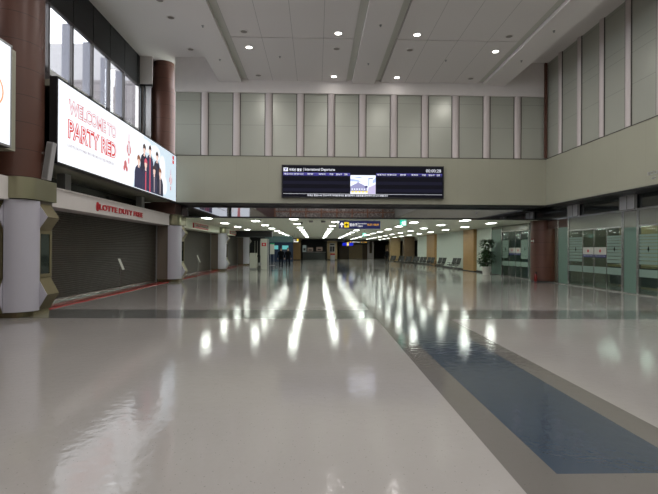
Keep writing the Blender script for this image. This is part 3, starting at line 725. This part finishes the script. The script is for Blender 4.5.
# ------------------------------------------------------------------ corridor ceiling lights
ordn = ['nearest', 'second', 'third', 'fourth', 'fifth', 'sixth', 'seventh', 'eighth', 'ninth', 'tenth', 'eleventh']
rows = [(-5.77, 25.2, 5), (-3.48, 27.5, 7), (-1.2, 25.5, 9), (1.12, 27.9, 9), (3.4, 30.2, 10), (5.74, 27.8, 11), (8.08, 25.6, 11), (10.4, 28.0, 11)]  # far lamps of the right rows are added to brighten the corridor end
rlab = ['leftmost row', 'second row from the left', 'third row from the left', 'fourth row from the left', 'fourth row from the right', 'third row from the right', 'second row from the right', 'rightmost row']
proto = None
for r, (x, y0, n) in enumerate(rows):
    for k in range(n):
        lab = '%s glowing ceiling panel light in the %s of the corridor' % (ordn[k], rlab[r])
        y = y0+4.95*k
        if proto is None:
            proto = thing('panel_light', lab, 'ceiling light', (x, y, ZL), 0, 'corridor ceiling panel lights')
            MB().box(-.25, -.21, -.50, .50, -.02, 0).box(.21, .25, -.50, .50, -.02, 0).box(-.21, .21, -.50, -.46, -.02, 0).box(-.21, .21, .46, .50, -.02, 0).build('frame', 'white', proto)
            MB().box(-.21, .21, -.46, .46, -.014, -.002).build('diffuser', 'e_panel', proto)
        else: dup(proto, (x, y, ZL), label=lab)

# ------------------------------------------------------------------ hanging signs
t = thing('hanging_sign', 'navy hanging gate sign with white arrow and yellow plane symbol', 'sign', (2.38, 26.0, 2.82))
MB().box(-1.13, 1.13, -.06, .06, 0, .42).build('sign_box', 'e_navy', t)
for x in (-.8, .8): MB().tube((x, 0, .42), (x, 0, .48), .02).build('hanger', 'steel', t)
flat(MB(), FRONT, (-.98, -.061, .21), [(-.03, -.14), (.03, -.14), (.03, .0), (.10, -.03), (.10, .03), (0, .14), (-.10, .03), (-.10, -.03), (-.03, 0)]).build('arrow', 'e_white', t)
flat(MB(), FRONT, (-.72, -.061, .21), rect(-.13, -.15, .13, .15)).build('yellow_square', 'e_yellow', t)
flat(MB(), FRONT, (-.72, -.065, .21), [(-.02, -.1), (.02, -.1), (.02, -.02), (.1, -.04), (.1, 0), (.02, .05), (.0, .1), (-.02, .05), (-.1, 0), (-.1, -.04), (-.02, -.02)]).build('plane_symbol', 'black', t)
text('sign_text', '탑승구', FRONT, (-.55, -.061, .13), .42, .17, 'e_white', t, bold=.02)
MB().box(-.10, -.09, -.064, -.061, .08, .34).build('divider', 'e_white', t)
text('sign_text', 'Boarding Gates', FRONT, (-.06, -.061, .24), .44, .07, 'e_white', t, bold=.01)
text('sign_text', '登机口', FRONT, (-.06, -.061, .10), .22, .09, 'e_white', t, bold=.01)
text('sign_text', '06,07 / 08,09', FRONT, (.42, -.061, .15), .62, .13, 'e_orange', t, bold=.02)
def exit_sign(x, y, z, s, label):
    t = thing('exit_sign', label, 'exit sign', (x, y, z))
    MB().box(-s/2, s/2, -.05, .05, 0, s*.95).build('sign_box', 'e_green', t)
    a = s/.33
    m = MB()
    flat(m, FRONT, (0, -.052, 0), rect(.02*a, .03*a, .14*a, .27*a)); m.build('door_symbol', 'e_white', t)
    m = MB()
    for p in (ell(-.03*a, .24*a, .025*a, .03*a, 10), [(-.06*a, .10*a), (.0, .10*a), (.02*a, .21*a), (-.06*a, .21*a)], [(-.06*a, .12*a), (-.13*a, .05*a), (-.10*a, .03*a), (-.02*a, .10*a)], [(-.03*a, .12*a), (.05*a, .07*a), (.05*a, .02*a), (.02*a, .02*a), (.0, .06*a), (-.06*a, .09*a)], [(-.12*a, .17*a), (-.05*a, .21*a), (-.05*a, .18*a), (-.11*a, .14*a)]):
        flat(m, FRONT, (0, -.057, 0), p)
    m.build('running_figure', 'e_white', t)
    MB().tube((0, 0, s*.95), (0, 0, ZL-z), .012).build('hanger', 'steel', t)
exit_sign(4.65, 25.3, 2.96, .32, 'nearer green emergency exit sign right of the navy gate sign')
exit_sign(3.66, 36.0, 2.68, .26, 'farther small green emergency exit sign below the navy gate sign')
t = thing('hanging_sign', 'small white and yellow hanging sign in front of the left wooden column', 'sign', (-2.10, 50.0, 2.36))
MB().box(-.33, .33, -.05, .05, 0, .42).build('sign_box', 'black', t)
flat(MB(), FRONT, (0, -.051, 0), rect(.08, .12, .26, .38)).build('yellow_square', 'e_yellow', t)
flat(MB(), FRONT, (0, -.051, 0), rect(-.26, .05, .24, .12)).build('white_bar', 'e_white', t)
text('sign_text', '출구', FRONT, (-.28, -.051, .18), .30, .17, 'e_white', t)
for x in (-.2, .2): MB().tube((x, 0, .42), (x, 0, ZL-2.36), .012).build('hanger', 'steel', t)
t = thing('hanging_sign', 'bright blue hanging sign with yellow middle square far down the corridor', 'sign', (3.92, 58.6, 2.11))
MB().box(-.66, .66, -.05, .05, 0, .37).build('sign_box', 'e_blue', t)
flat(MB(), FRONT, (0, -.051, 0), rect(-.12, .0, .12, .42)).build('yellow_square', 'e_yellow', t)
text('sign_text', 'i', FRONT, (-.03, -.056, .06), .07, .28, 'e_white', t)
for x in (-.5, .5): MB().tube((x, 0, .37), (x, 0, ZL-2.10), .012).build('hanger', 'steel', t)
t = thing('hanging_sign', 'long black hanging sign with white and orange text at the corridor end', 'sign', (5.4, 60.3, 2.44))
MB().box(-1.2, 1.2, -.05, .05, 0, .32).build('sign_box', 'black', t)
text('sign_text', '탑승구 Gates', FRONT, (-.8, -.051, .09), .95, .16, 'e_white', t)
text('sign_text', '▲ 1 2 ▲▲', FRONT, (.30, -.051, .09), .75, .15, 'e_orange', t)
flat(MB(), FRONT, (0, -.051, 0), rect(-1.1, .08, -.95, .26)).build('orange_square', 'e_orange', t)
for x in (-.9, .9): MB().tube((x, 0, .32), (x, 0, ZL-2.44), .012).build('hanger', 'steel', t)
t = thing('dome_camera', 'black dome camera on the corridor ceiling near its mouth', 'camera', (-.88, 28.2, ZL))
MB().lathe(0, 0, [(.09, 0), (.09, -.04), (.075, -.045)], 16).build('mount', 'kiosk', t, smooth=True)
MB().lathe(0, 0, [(.075, -.045), (.07, -.09), (.04, -.12), (.01, -.13)], 16).build('dome', 'black', t, smooth=True)
for n, (x, y) in enumerate(((-.3, 27.0), (.40, 27.0))):
    t = thing('ceiling_speaker', ('left' if n == 0 else 'right')+' grey round ceiling speaker beside the navy gate sign', 'loudspeaker', (x, y, ZL), 0, 'round corridor ceiling speakers')
    MB().lathe(0, 0, [(.12, 0), (.13, -.05), (.10, -.10)], 18).build('speaker_body', 'ltgrey', t, smooth=True)

# ------------------------------------------------------------------ things far down the corridor
def wood_col(x0, x1, y, m, label, h=ZL):
    t = thing('wooden_column', label, 'column', ((x0+x1)/2, y+.6, 0)); w = (x1-x0)/2
    MB().box(-w, w, -.6, .6, .08, h).build('shaft', m, t); MB().box(-w+.03, w-.03, -.57, .57, 0, .08).build('plinth', 'black', t)
    return t
wood_col(-3.64, -2.36, 72, 'wood', 'honey wood column behind the small yellow hanging sign')
c = wood_col(1.75, 3.30, 74, 'woodlit', 'pale wood column holding a grey poster above a red topped bin')
p = MB().box(-.42, .42, -.63, -.60, 1.15, 2.6).build('poster', 'ltgrey', c)
MB().box(-.34, .34, -.64, -.63, 2.3, 2.5).box(-.34, -.05, -.64, -.63, 1.3, 2.1).box(.02, .34, -.64, -.63, 1.3, 2.1).build('poster_print', 'dark', p)
t = thing('collection_bin', 'grey bin with red top in front of the pale wood column', 'bin', (2.55, 72.9, 0))
MB().box(-.33, .33, -.25, .25, .02, .78).build('bin_body', 'ltgrey', t); MB().box(-.35, .35, -.27, .27, .78, 1.0).build('bin_lid', 'red', t)
wood_col(10.25, 11.55, 65, 'woodlit', 'pale wood column behind the farthest row of seats')
wood_col(11.1, 12.4, 59.5, 'woodk', 'dark walnut column beside the far end of the pale right wall')
struct(MB().box(-2.3, 1.75, 78, 78.2, 0, ZL).build('wall_far_shop', 'dark'))
struct(MB().box(1.2, 4.4, 72.5, 76, 2.95, ZL-.02).build('ceiling_canopy', 'black'))
# dark shop: counter front and poster stands
t = thing('shop_counter', 'long dark counter in the unlit shop at the corridor end', 'counter', (-.3, 76.3, 0))
MB().box(-1.8, 1.8, -.3, .3, 0, 1.15).build('counter_body', mat('dark_teal_counter', (.07, .08, .075), .3), t)
MB().box(-1.85, 1.85, -.35, .35, 1.15, 1.22).build('counter_top', 'grey', t)
for n, (x, w, z0, z1) in enumerate(((-1.9, .6, 1.2, 2.3), (-.95, .9, 1.3, 1.9), (.55, 1.0, 1.35, 2.0))):
    t = thing('wall_poster', ['left grey poster', 'middle faint poster', 'right faint poster'][n]+' on the back wall of the dark shop', 'poster', (x, 77.95, z0), 0, 'posters in the dark shop')
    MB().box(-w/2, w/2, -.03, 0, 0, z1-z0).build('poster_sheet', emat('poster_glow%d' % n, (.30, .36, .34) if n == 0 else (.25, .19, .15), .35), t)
    MB().box(-w*.3, w*.3, -.036, -.03, .2*(z1-z0), .55*(z1-z0)).build('poster_print', 'dark', t)
# blue-lit shop on the left
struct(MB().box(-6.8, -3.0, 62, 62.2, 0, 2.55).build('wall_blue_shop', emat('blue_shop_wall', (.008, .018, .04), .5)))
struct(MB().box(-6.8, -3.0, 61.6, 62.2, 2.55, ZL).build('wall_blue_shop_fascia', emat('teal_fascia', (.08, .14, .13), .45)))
for n, (x, w) in enumerate(((-5.3, .75), (-4.0, .8))):
    t = thing('wall_screen', ('left' if n == 0 else 'right')+' glowing cyan screen on the dark blue wall behind the walkers', 'screen', (x, 62, 1.62), 0, 'cyan screens behind the walkers')
    MB().box(-w/2-.03, w/2+.03, -.05, 0, -.03, .53).build('screen_frame', 'black', t); MB().box(-w/2, w/2, -.06, -.05, 0, .5).build('screen_face', 'e_cyan', t)
struct(MB().box(-8.15, -6.0, 56, 56.2, 0, ZL).build('wall_dark_bay', 'dark'))
struct(MB().box(-8.1, -4.0, 43.2, 44.0, 2.75, ZL).build('ceiling_bay_header', 'black'))
for n, x in enumerate((-7.2, -6.9, -6.55)):
    struct(MB().box(x, x+.05, 55.9, 56, .9, 2.6).build('trim_strip', 'kiosk'))
t = thing('white_counter', 'white reception box beside the farthest clad column', 'kiosk', (-5.15, 39.3, 0))
MB().box(-.27, .27, -.3, .3, .1, 1.33).build('box_body', 'kiosk', t); MB().box(-.25, .25, -.28, .28, 0, .1).build('box_base', 'grey', t); MB().box(.02, .32, -.2, .2, .2, 1.0).build('side_shelf', 'kiosk', t)
t = thing('notice_pillar', 'tall off-white pillar with a red square notice near the walkers', 'pillar', (-4.28, 39.6, 0))
MB().box(-.30, .24, -.3, .3, 0, 2.52).build('pillar_body', 'kiosk', t); MB().box(.24, .34, -.28, .3, 0, 2.5).build('pillar_edge', 'grey', t)
n_ = MB().box(-.20, .16, -.32, -.30, 1.9, 2.18).build('red_notice', 'red', t); flat(MB(), FRONT, (-.02, -.322, 2.04), ell(0, 0, .07, .07)).build('notice_symbol', 'kiosk', n_)
t = thing('menu_stand', 'tall pale poster stand with green header between notice pillar and walkers', 'sign stand', (-4.42, 48.0, 0))
MB().box(-.22, .22, -.03, .03, 1.15, 2.25).build('poster_board', 'kiosk', t); MB().box(-.22, .22, -.035, .035, 2.13, 2.25).build('green_header', emat('green_strip', (.02, .3, .12), .5), t)
MB().box(-.2, -.16, -.02, .02, 0, 1.15).box(.16, .2, -.02, .02, 0, 1.15).build('stand_frame', 'grey', t); MB().box(-.25, .25, -.2, .2, 0, .03).build('stand_base', 'grey', t)
t = thing('litter_stand', 'small dark wire stand on the floor before the notice pillar', 'stand', (-4.55, 38.6, 0))
for k in range(4): a = PI/2*k+.6; MB().tube((.05*math.cos(a), .05*math.sin(a), .35), (.14*math.cos(a), .14*math.sin(a), 0), .014).build('leg', 'black', t)
MB().lathe(0, 0, [(.11, .33), (.14, .55), (.13, .56)], 14).build('basket', 'grey', t, smooth=True)
# white freestanding partitions right of centre
for n, (x0, x1, y) in enumerate(((9.0, 9.35, 83), (9.85, 10.1, 83))):
    struct(MB().box(x0, x1, y, y+.3, 0, 3.1).build('wall_far_white_jamb', 'pil'))
struct(MB().box(9.35, 9.85, 83.1, 83.3, 0, 1.0).build('wall_far_white_panel', 'pil'))

# ------------------------------------------------------------------ gang seats
def seat_bench(loc, rot, label, n=3):
    t = thing('seat_bench', label, 'seating', loc, rot, 'charcoal airport seats along the right wall')
    W_ = .56
    MB().box(-n*W_/2, n*W_/2, -.04, .04, .33, .39).build('beam', 'chrome', t)
    for k in range(n):
        x = (k-(n-1)/2)*W_
        s = MB(); th = .025
        prof = [(-.27, .42), (-.24, .445), (0, .42), (.20, .405)]
        ring = []
        for (y, z) in prof: ring.append([(x-.25, y, z), (x+.25, y, z), (x+.25, y, z+th), (x-.25, y, z+th)])
        s.loops(ring); s.build('seat', 'chair', t)
        b = MB(); prof = [(.20, .47), (.24, .60), (.32, .80), (.38, 1.0)]
        b.loops([[(x-.25, y, z), (x+.25, y, z), (x+.25, y+th, z), (x-.25, y+th, z)] for y, z in prof]); b.build('backrest', 'chair', t)
        MB().tube((x-.2, 0, .38), (x-.2, .24, .55), .014).tube((x+.2, 0, .38), (x+.2, .24, .55), .014).build('back_support', 'chrome', t)
    for sx in (-1, 1):
        x = sx*(n*W_/2-.3)
        MB().tube((x, 0, .34), (x, -.28, .02), .022).box(x-.03, x+.03, -.33, -.22, 0, .025).build('leg', 'chrome', t)
        MB().tube((x, 0, .34), (x, .30, .02), .022).box(x-.03, x+.03, .24, .35, 0, .025).build('leg', 'chrome', t)
    for sx in range(n+1):
        x = (sx-n/2)*W_
        MB().box(x-.025, x+.025, -.22, .12, .60, .63).tube((x, .02, .38), (x, .02, .6), .012).build('armrest', 'chair', t)
    return t
# backrests stand towards the right wall, seats face across the corridor
SP = [(11.55, 39.6), (10.75, 41.2), (10.15, 42.8), (9.9, 44.8), (9.55, 46.3), (9.1, 47.8), (8.75, 50.0), (8.3, 52.5)]
SL = ['nearest charcoal bench seat, partly behind the nearer wood pilaster', 'second nearest charcoal bench seat against the pale wall', 'third nearest charcoal bench seat, left of the second', 'fourth nearest charcoal bench seat, in front of the farther wood pilaster', 'fifth charcoal bench seat, left of the farther wood pilaster', 'sixth charcoal bench seat, in front of the dark walnut column', 'seventh charcoal bench seat, second from the far end of the row', 'farthest charcoal bench seat beside the pale wood column']
b0 = None
for (x, y), l in zip(SP, SL):
    a = -1.18
    if b0 is None: b0 = seat_bench((x, y, 0), a, l, 2)
    else: dup(b0, (x, y, 0), a, l)

# ------------------------------------------------------------------ plants, extinguisher, alarm
def plant(x, y, s, label, seed):
    t = thing('potted_plant', label, 'plant', (x, y, 0)); rnd = random.Random(seed)
    pt = MB().lathe(0, 0, [(.24*s, 0), (.31*s, .52), (.33*s, .56), (.29*s, .56), (.28*s, .50)], 24).build('pot', 'pot', t, smooth=True)
    MB().lathe(0, 0, [(.285*s, .48), (.285*s, .515)], 20).build('soil', 'soil', pt)
    st = MB()
    tips = []
    for k in range(5):
        a = rnd.random()*2*PI; top = Vector((.22*math.cos(a)*s, .22*math.sin(a)*s, (1.35 if k < 3 else 2.25)*s**.3+rnd.uniform(-.1, .1)))
        st.tube((.03*math.cos(a), .03*math.sin(a), .5), top, .022, 6, .01); tips.append(top)
    st.build('stem', 'stem', t)
    lf = MB()
    def clump(c, R, H, n):
        for _ in range(n):
            a = rnd.random()*2*PI; u = rnd.random()**.5; ph = rnd.uniform(-1, 1)
            p = Vector((c[0]+R*u*math.cos(a)*math.sqrt(1-ph*ph*.6), c[1]+R*u*math.sin(a)*math.sqrt(1-ph*ph*.6), c[2]+H*ph))
            d = Vector((math.cos(a), math.sin(a), rnd.uniform(-.7, .5))).normalized(); L_ = rnd.uniform(.14, .26)*s; wd = L_*.28
            sd = d.cross(Vector((0, 0, 1))).normalized()*wd; up = sd.cross(d).normalized()*.02
            lf.face([p, p+d*L_*.45+sd, p+d*L_-Vector((0, 0, .04))]); lf.face([p, p+d*L_-Vector((0, 0, .04)), p+d*L_*.45-sd-up])
    clump((0, 0, 1.12), .54*s, .48*s, 640); clump((.05, 0, 2.15*s**.3), .44*s, .28*s, 330); clump((0, 0, 1.6), .22*s, .25, 50)
    lf.build('foliage', 'leaf', t)
plant(11.66, 32.2, 1.0, 'tall leafy plant in a white pot left of the far glass doors', 3)
plant(12.05, 33.5, .4, 'smaller leafy plant in a narrow white pot just behind the tall one', 5)
t = thing('fire_extinguisher', 'small red fire extinguisher at the foot of the right brown column', 'fire extinguisher', (11.72, 25.05, 0))
MB().lathe(0, 0, [(.07, .02), (.08, .05), (.08, .38), (.05, .44), (.02, .46)], 18).build('cylinder_body', 'exting', t, smooth=True)
MB().lathe(0, 0, [(.09, 0), (.09, .03)], 16).build('holder', 'black', t); MB().box(-.02, .07, -.015, .015, .46, .52).build('valve_lever', 'black', t)
MB().tube((.0, -.03, .47), (.10, -.08, .32), .012).build('hose', 'black', t)
t = thing('alarm_plate', 'small red fire point sign with white symbol high on right brown column', 'sign', (11.77, 25.50, 2.08))
MB().box(-.06, .02, -.10, .10, 0, .24).build('plate', 'exting', t); MB().box(-.065, -.06, -.05, .05, .06, .18).box(-.05, .01, -.105, -.10, .05, .19).build('symbol', 'kiosk', t)

# ------------------------------------------------------------------ people
def person(loc, rot, label, stride=.18, h=1.75, arm=.06):
    """one skinned body; joints in metres for a 1.75 m figure facing -Y"""
    t = thing('person', label, 'person', loc, rot)
    J = {'pel': (0, 0, .96, .13, .10), 'wst': (0, .01, 1.10, .135, .095), 'chs': (0, 0, 1.32, .165, .11), 'nkb': (0, .01, 1.46, .085, .07), 'nk': (0, .0, 1.52, .052, .052),
         'hd': (0, -.01, 1.60, .072, .085), 'hd2': (0, 0, 1.685, .078, .09), 'top': (0, 0, 1.735, .045, .05)}
    E = [('pel', 'wst'), ('wst', 'chs'), ('chs', 'nkb'), ('nkb', 'nk'), ('nk', 'hd'), ('hd', 'hd2'), ('hd2', 'top')]
    for s, n in ((-1, 'l'), (1, 'r')):
        st = stride*s
        J['hip'+n] = (s*.10, 0, .90, .095, .095); J['kne'+n] = (s*.105, -st*.6-.02, .50, .062, .065); J['ank'+n] = (s*.11, -st+.02, .10, .042, .045); J['toe'+n] = (s*.125, -st-.14, .035, .04, .03)
        J['sh'+n] = (s*.19, .0, 1.42, .065, .065); J['el'+n] = (s*.255, .03+st*arm*4, 1.13, .047, .047); J['wr'+n] = (s*.27, -.03+st*arm*5, .89, .032, .034); J['pm'+n] = (s*.27, -.05+st*arm*5, .82, .034, .022)
        E += [('pel', 'hip'+n), ('hip'+n, 'kne'+n), ('kne'+n, 'ank'+n), ('ank'+n, 'toe'+n), ('chs', 'sh'+n), ('sh'+n, 'el'+n), ('el'+n, 'wr'+n), ('wr'+n, 'pm'+n)]
        for f in range(4):
            x = s*(.27+.0); y = -.08+f*.022+st*arm*5
            J['f%d%s' % (f, n)] = (x-s*.012, y, .74-(.012 if f in (1, 2) else 0), .0085, .0085); E.append(('pm'+n, 'f%d%s' % (f, n)))
        J['th'+n] = (s*.255, -.10+st*arm*5, .80, .01, .01); E.append(('wr'+n, 'th'+n))
    names = list(J); idx = {k: i for i, k in enumerate(names)}; S = h/1.75
    me = bpy.data.meshes.new('body'); me.from_pydata([tuple(c*S for c in J[k][:3]) for k in names], [(idx[a], idx[b]) for a, b in E], [])
    o = bpy.data.objects.new('body', me); C.objects.link(o)
    sk = o.modifiers.new('skin', 'SKIN'); sk.use_smooth_shade = True
    for i, k in enumerate(names):
        sv = me.skin_vertices[0].data[i]; sv.radius = (J[k][3]*S, J[k][4]*S); sv.use_root = (k == 'pel')
    o.modifiers.new('sub', 'SUBSURF').levels = 1
    dg = bpy.context.evaluated_depsgraph_get(); m2 = bpy.data.meshes.new_from_object(o.evaluated_get(dg))
    bpy.data.objects.remove(o)
    m2.materials.clear()
    for m in ('suit', 'skin', 'shirt', 'shoe'): m2.materials.append(M_[m])
    for p in m2.polygons:
        c = p.center/S; p.use_smooth = True
        if c.z > 1.50: p.material_index = 1
        elif c.z < .09: p.material_index = 3
        elif c.z < .90 and abs(c.x) > .215: p.material_index = 1
        elif 1.30 < c.z < 1.5 and c.y < -.05 and abs(c.x) < .035: p.material_index = 2
    b = bpy.data.objects.new('body', m2); C.objects.link(b); b.parent = t
    hb = MB()
    def R_(z, rx, ry, y): return [(rx*S*math.cos(2*PI*k/16), y*S+ry*S*math.sin(2*PI*k/16), z*S) for k in range(16)]
    hb.loops([R_(1.60, .07, .055, .045), R_(1.66, .088, .075, .028), R_(1.71, .09, .098, .005), R_(1.75, .07, .08, 0), R_(1.768, .03, .035, 0)]); hb.build('hair', 'hair', t, smooth=True)
    fm = MB()
    for s in (-1, 1): fm.box(s*.03*S-.009, s*.03*S+.009, -.104*S, -.09*S, 1.645*S, 1.652*S)
    fm.box(-.02*S, .02*S, -.102*S, -.09*S, 1.575*S, 1.582*S); fm.build('eyes_and_mouth', 'hair', t)
    MB().loops([[(-.012*S, -.09*S, 1.635*S), (.012*S, -.09*S, 1.635*S), (0, -.085*S, 1.64*S)], [(-.016*S, -.10*S, 1.60*S), (.016*S, -.10*S, 1.60*S), (0, -.122*S, 1.605*S)]]).build('nose', 'skin', t)
    jk = MB()
    def R2(z, rx, ry): return [(rx*S*math.cos(2*PI*k/20), (ry*math.sin(2*PI*k/20)+.005)*S, z*S) for k in range(20)]
    jk.loops([R2(.80, .20, .135), R2(.95, .19, .13), R2(1.12, .175, .12), R2(1.32, .21, .135), R2(1.44, .17, .10), R2(1.49, .08, .075)], True); jk.build('jacket', 'suit', t, smooth=True)
    return t
person((-2.98, 40.6, 0), .05, 'left one of two people in dark suits walking side by side', .16, 1.78)
person((-2.42, 41.2, 0), .02, 'right one of two people in dark suits walking side by side', -.14, 1.78)
person((7.7, 51.3, 0), .4, 'lone person in dark clothes standing near the far benches', .03, 1.78)
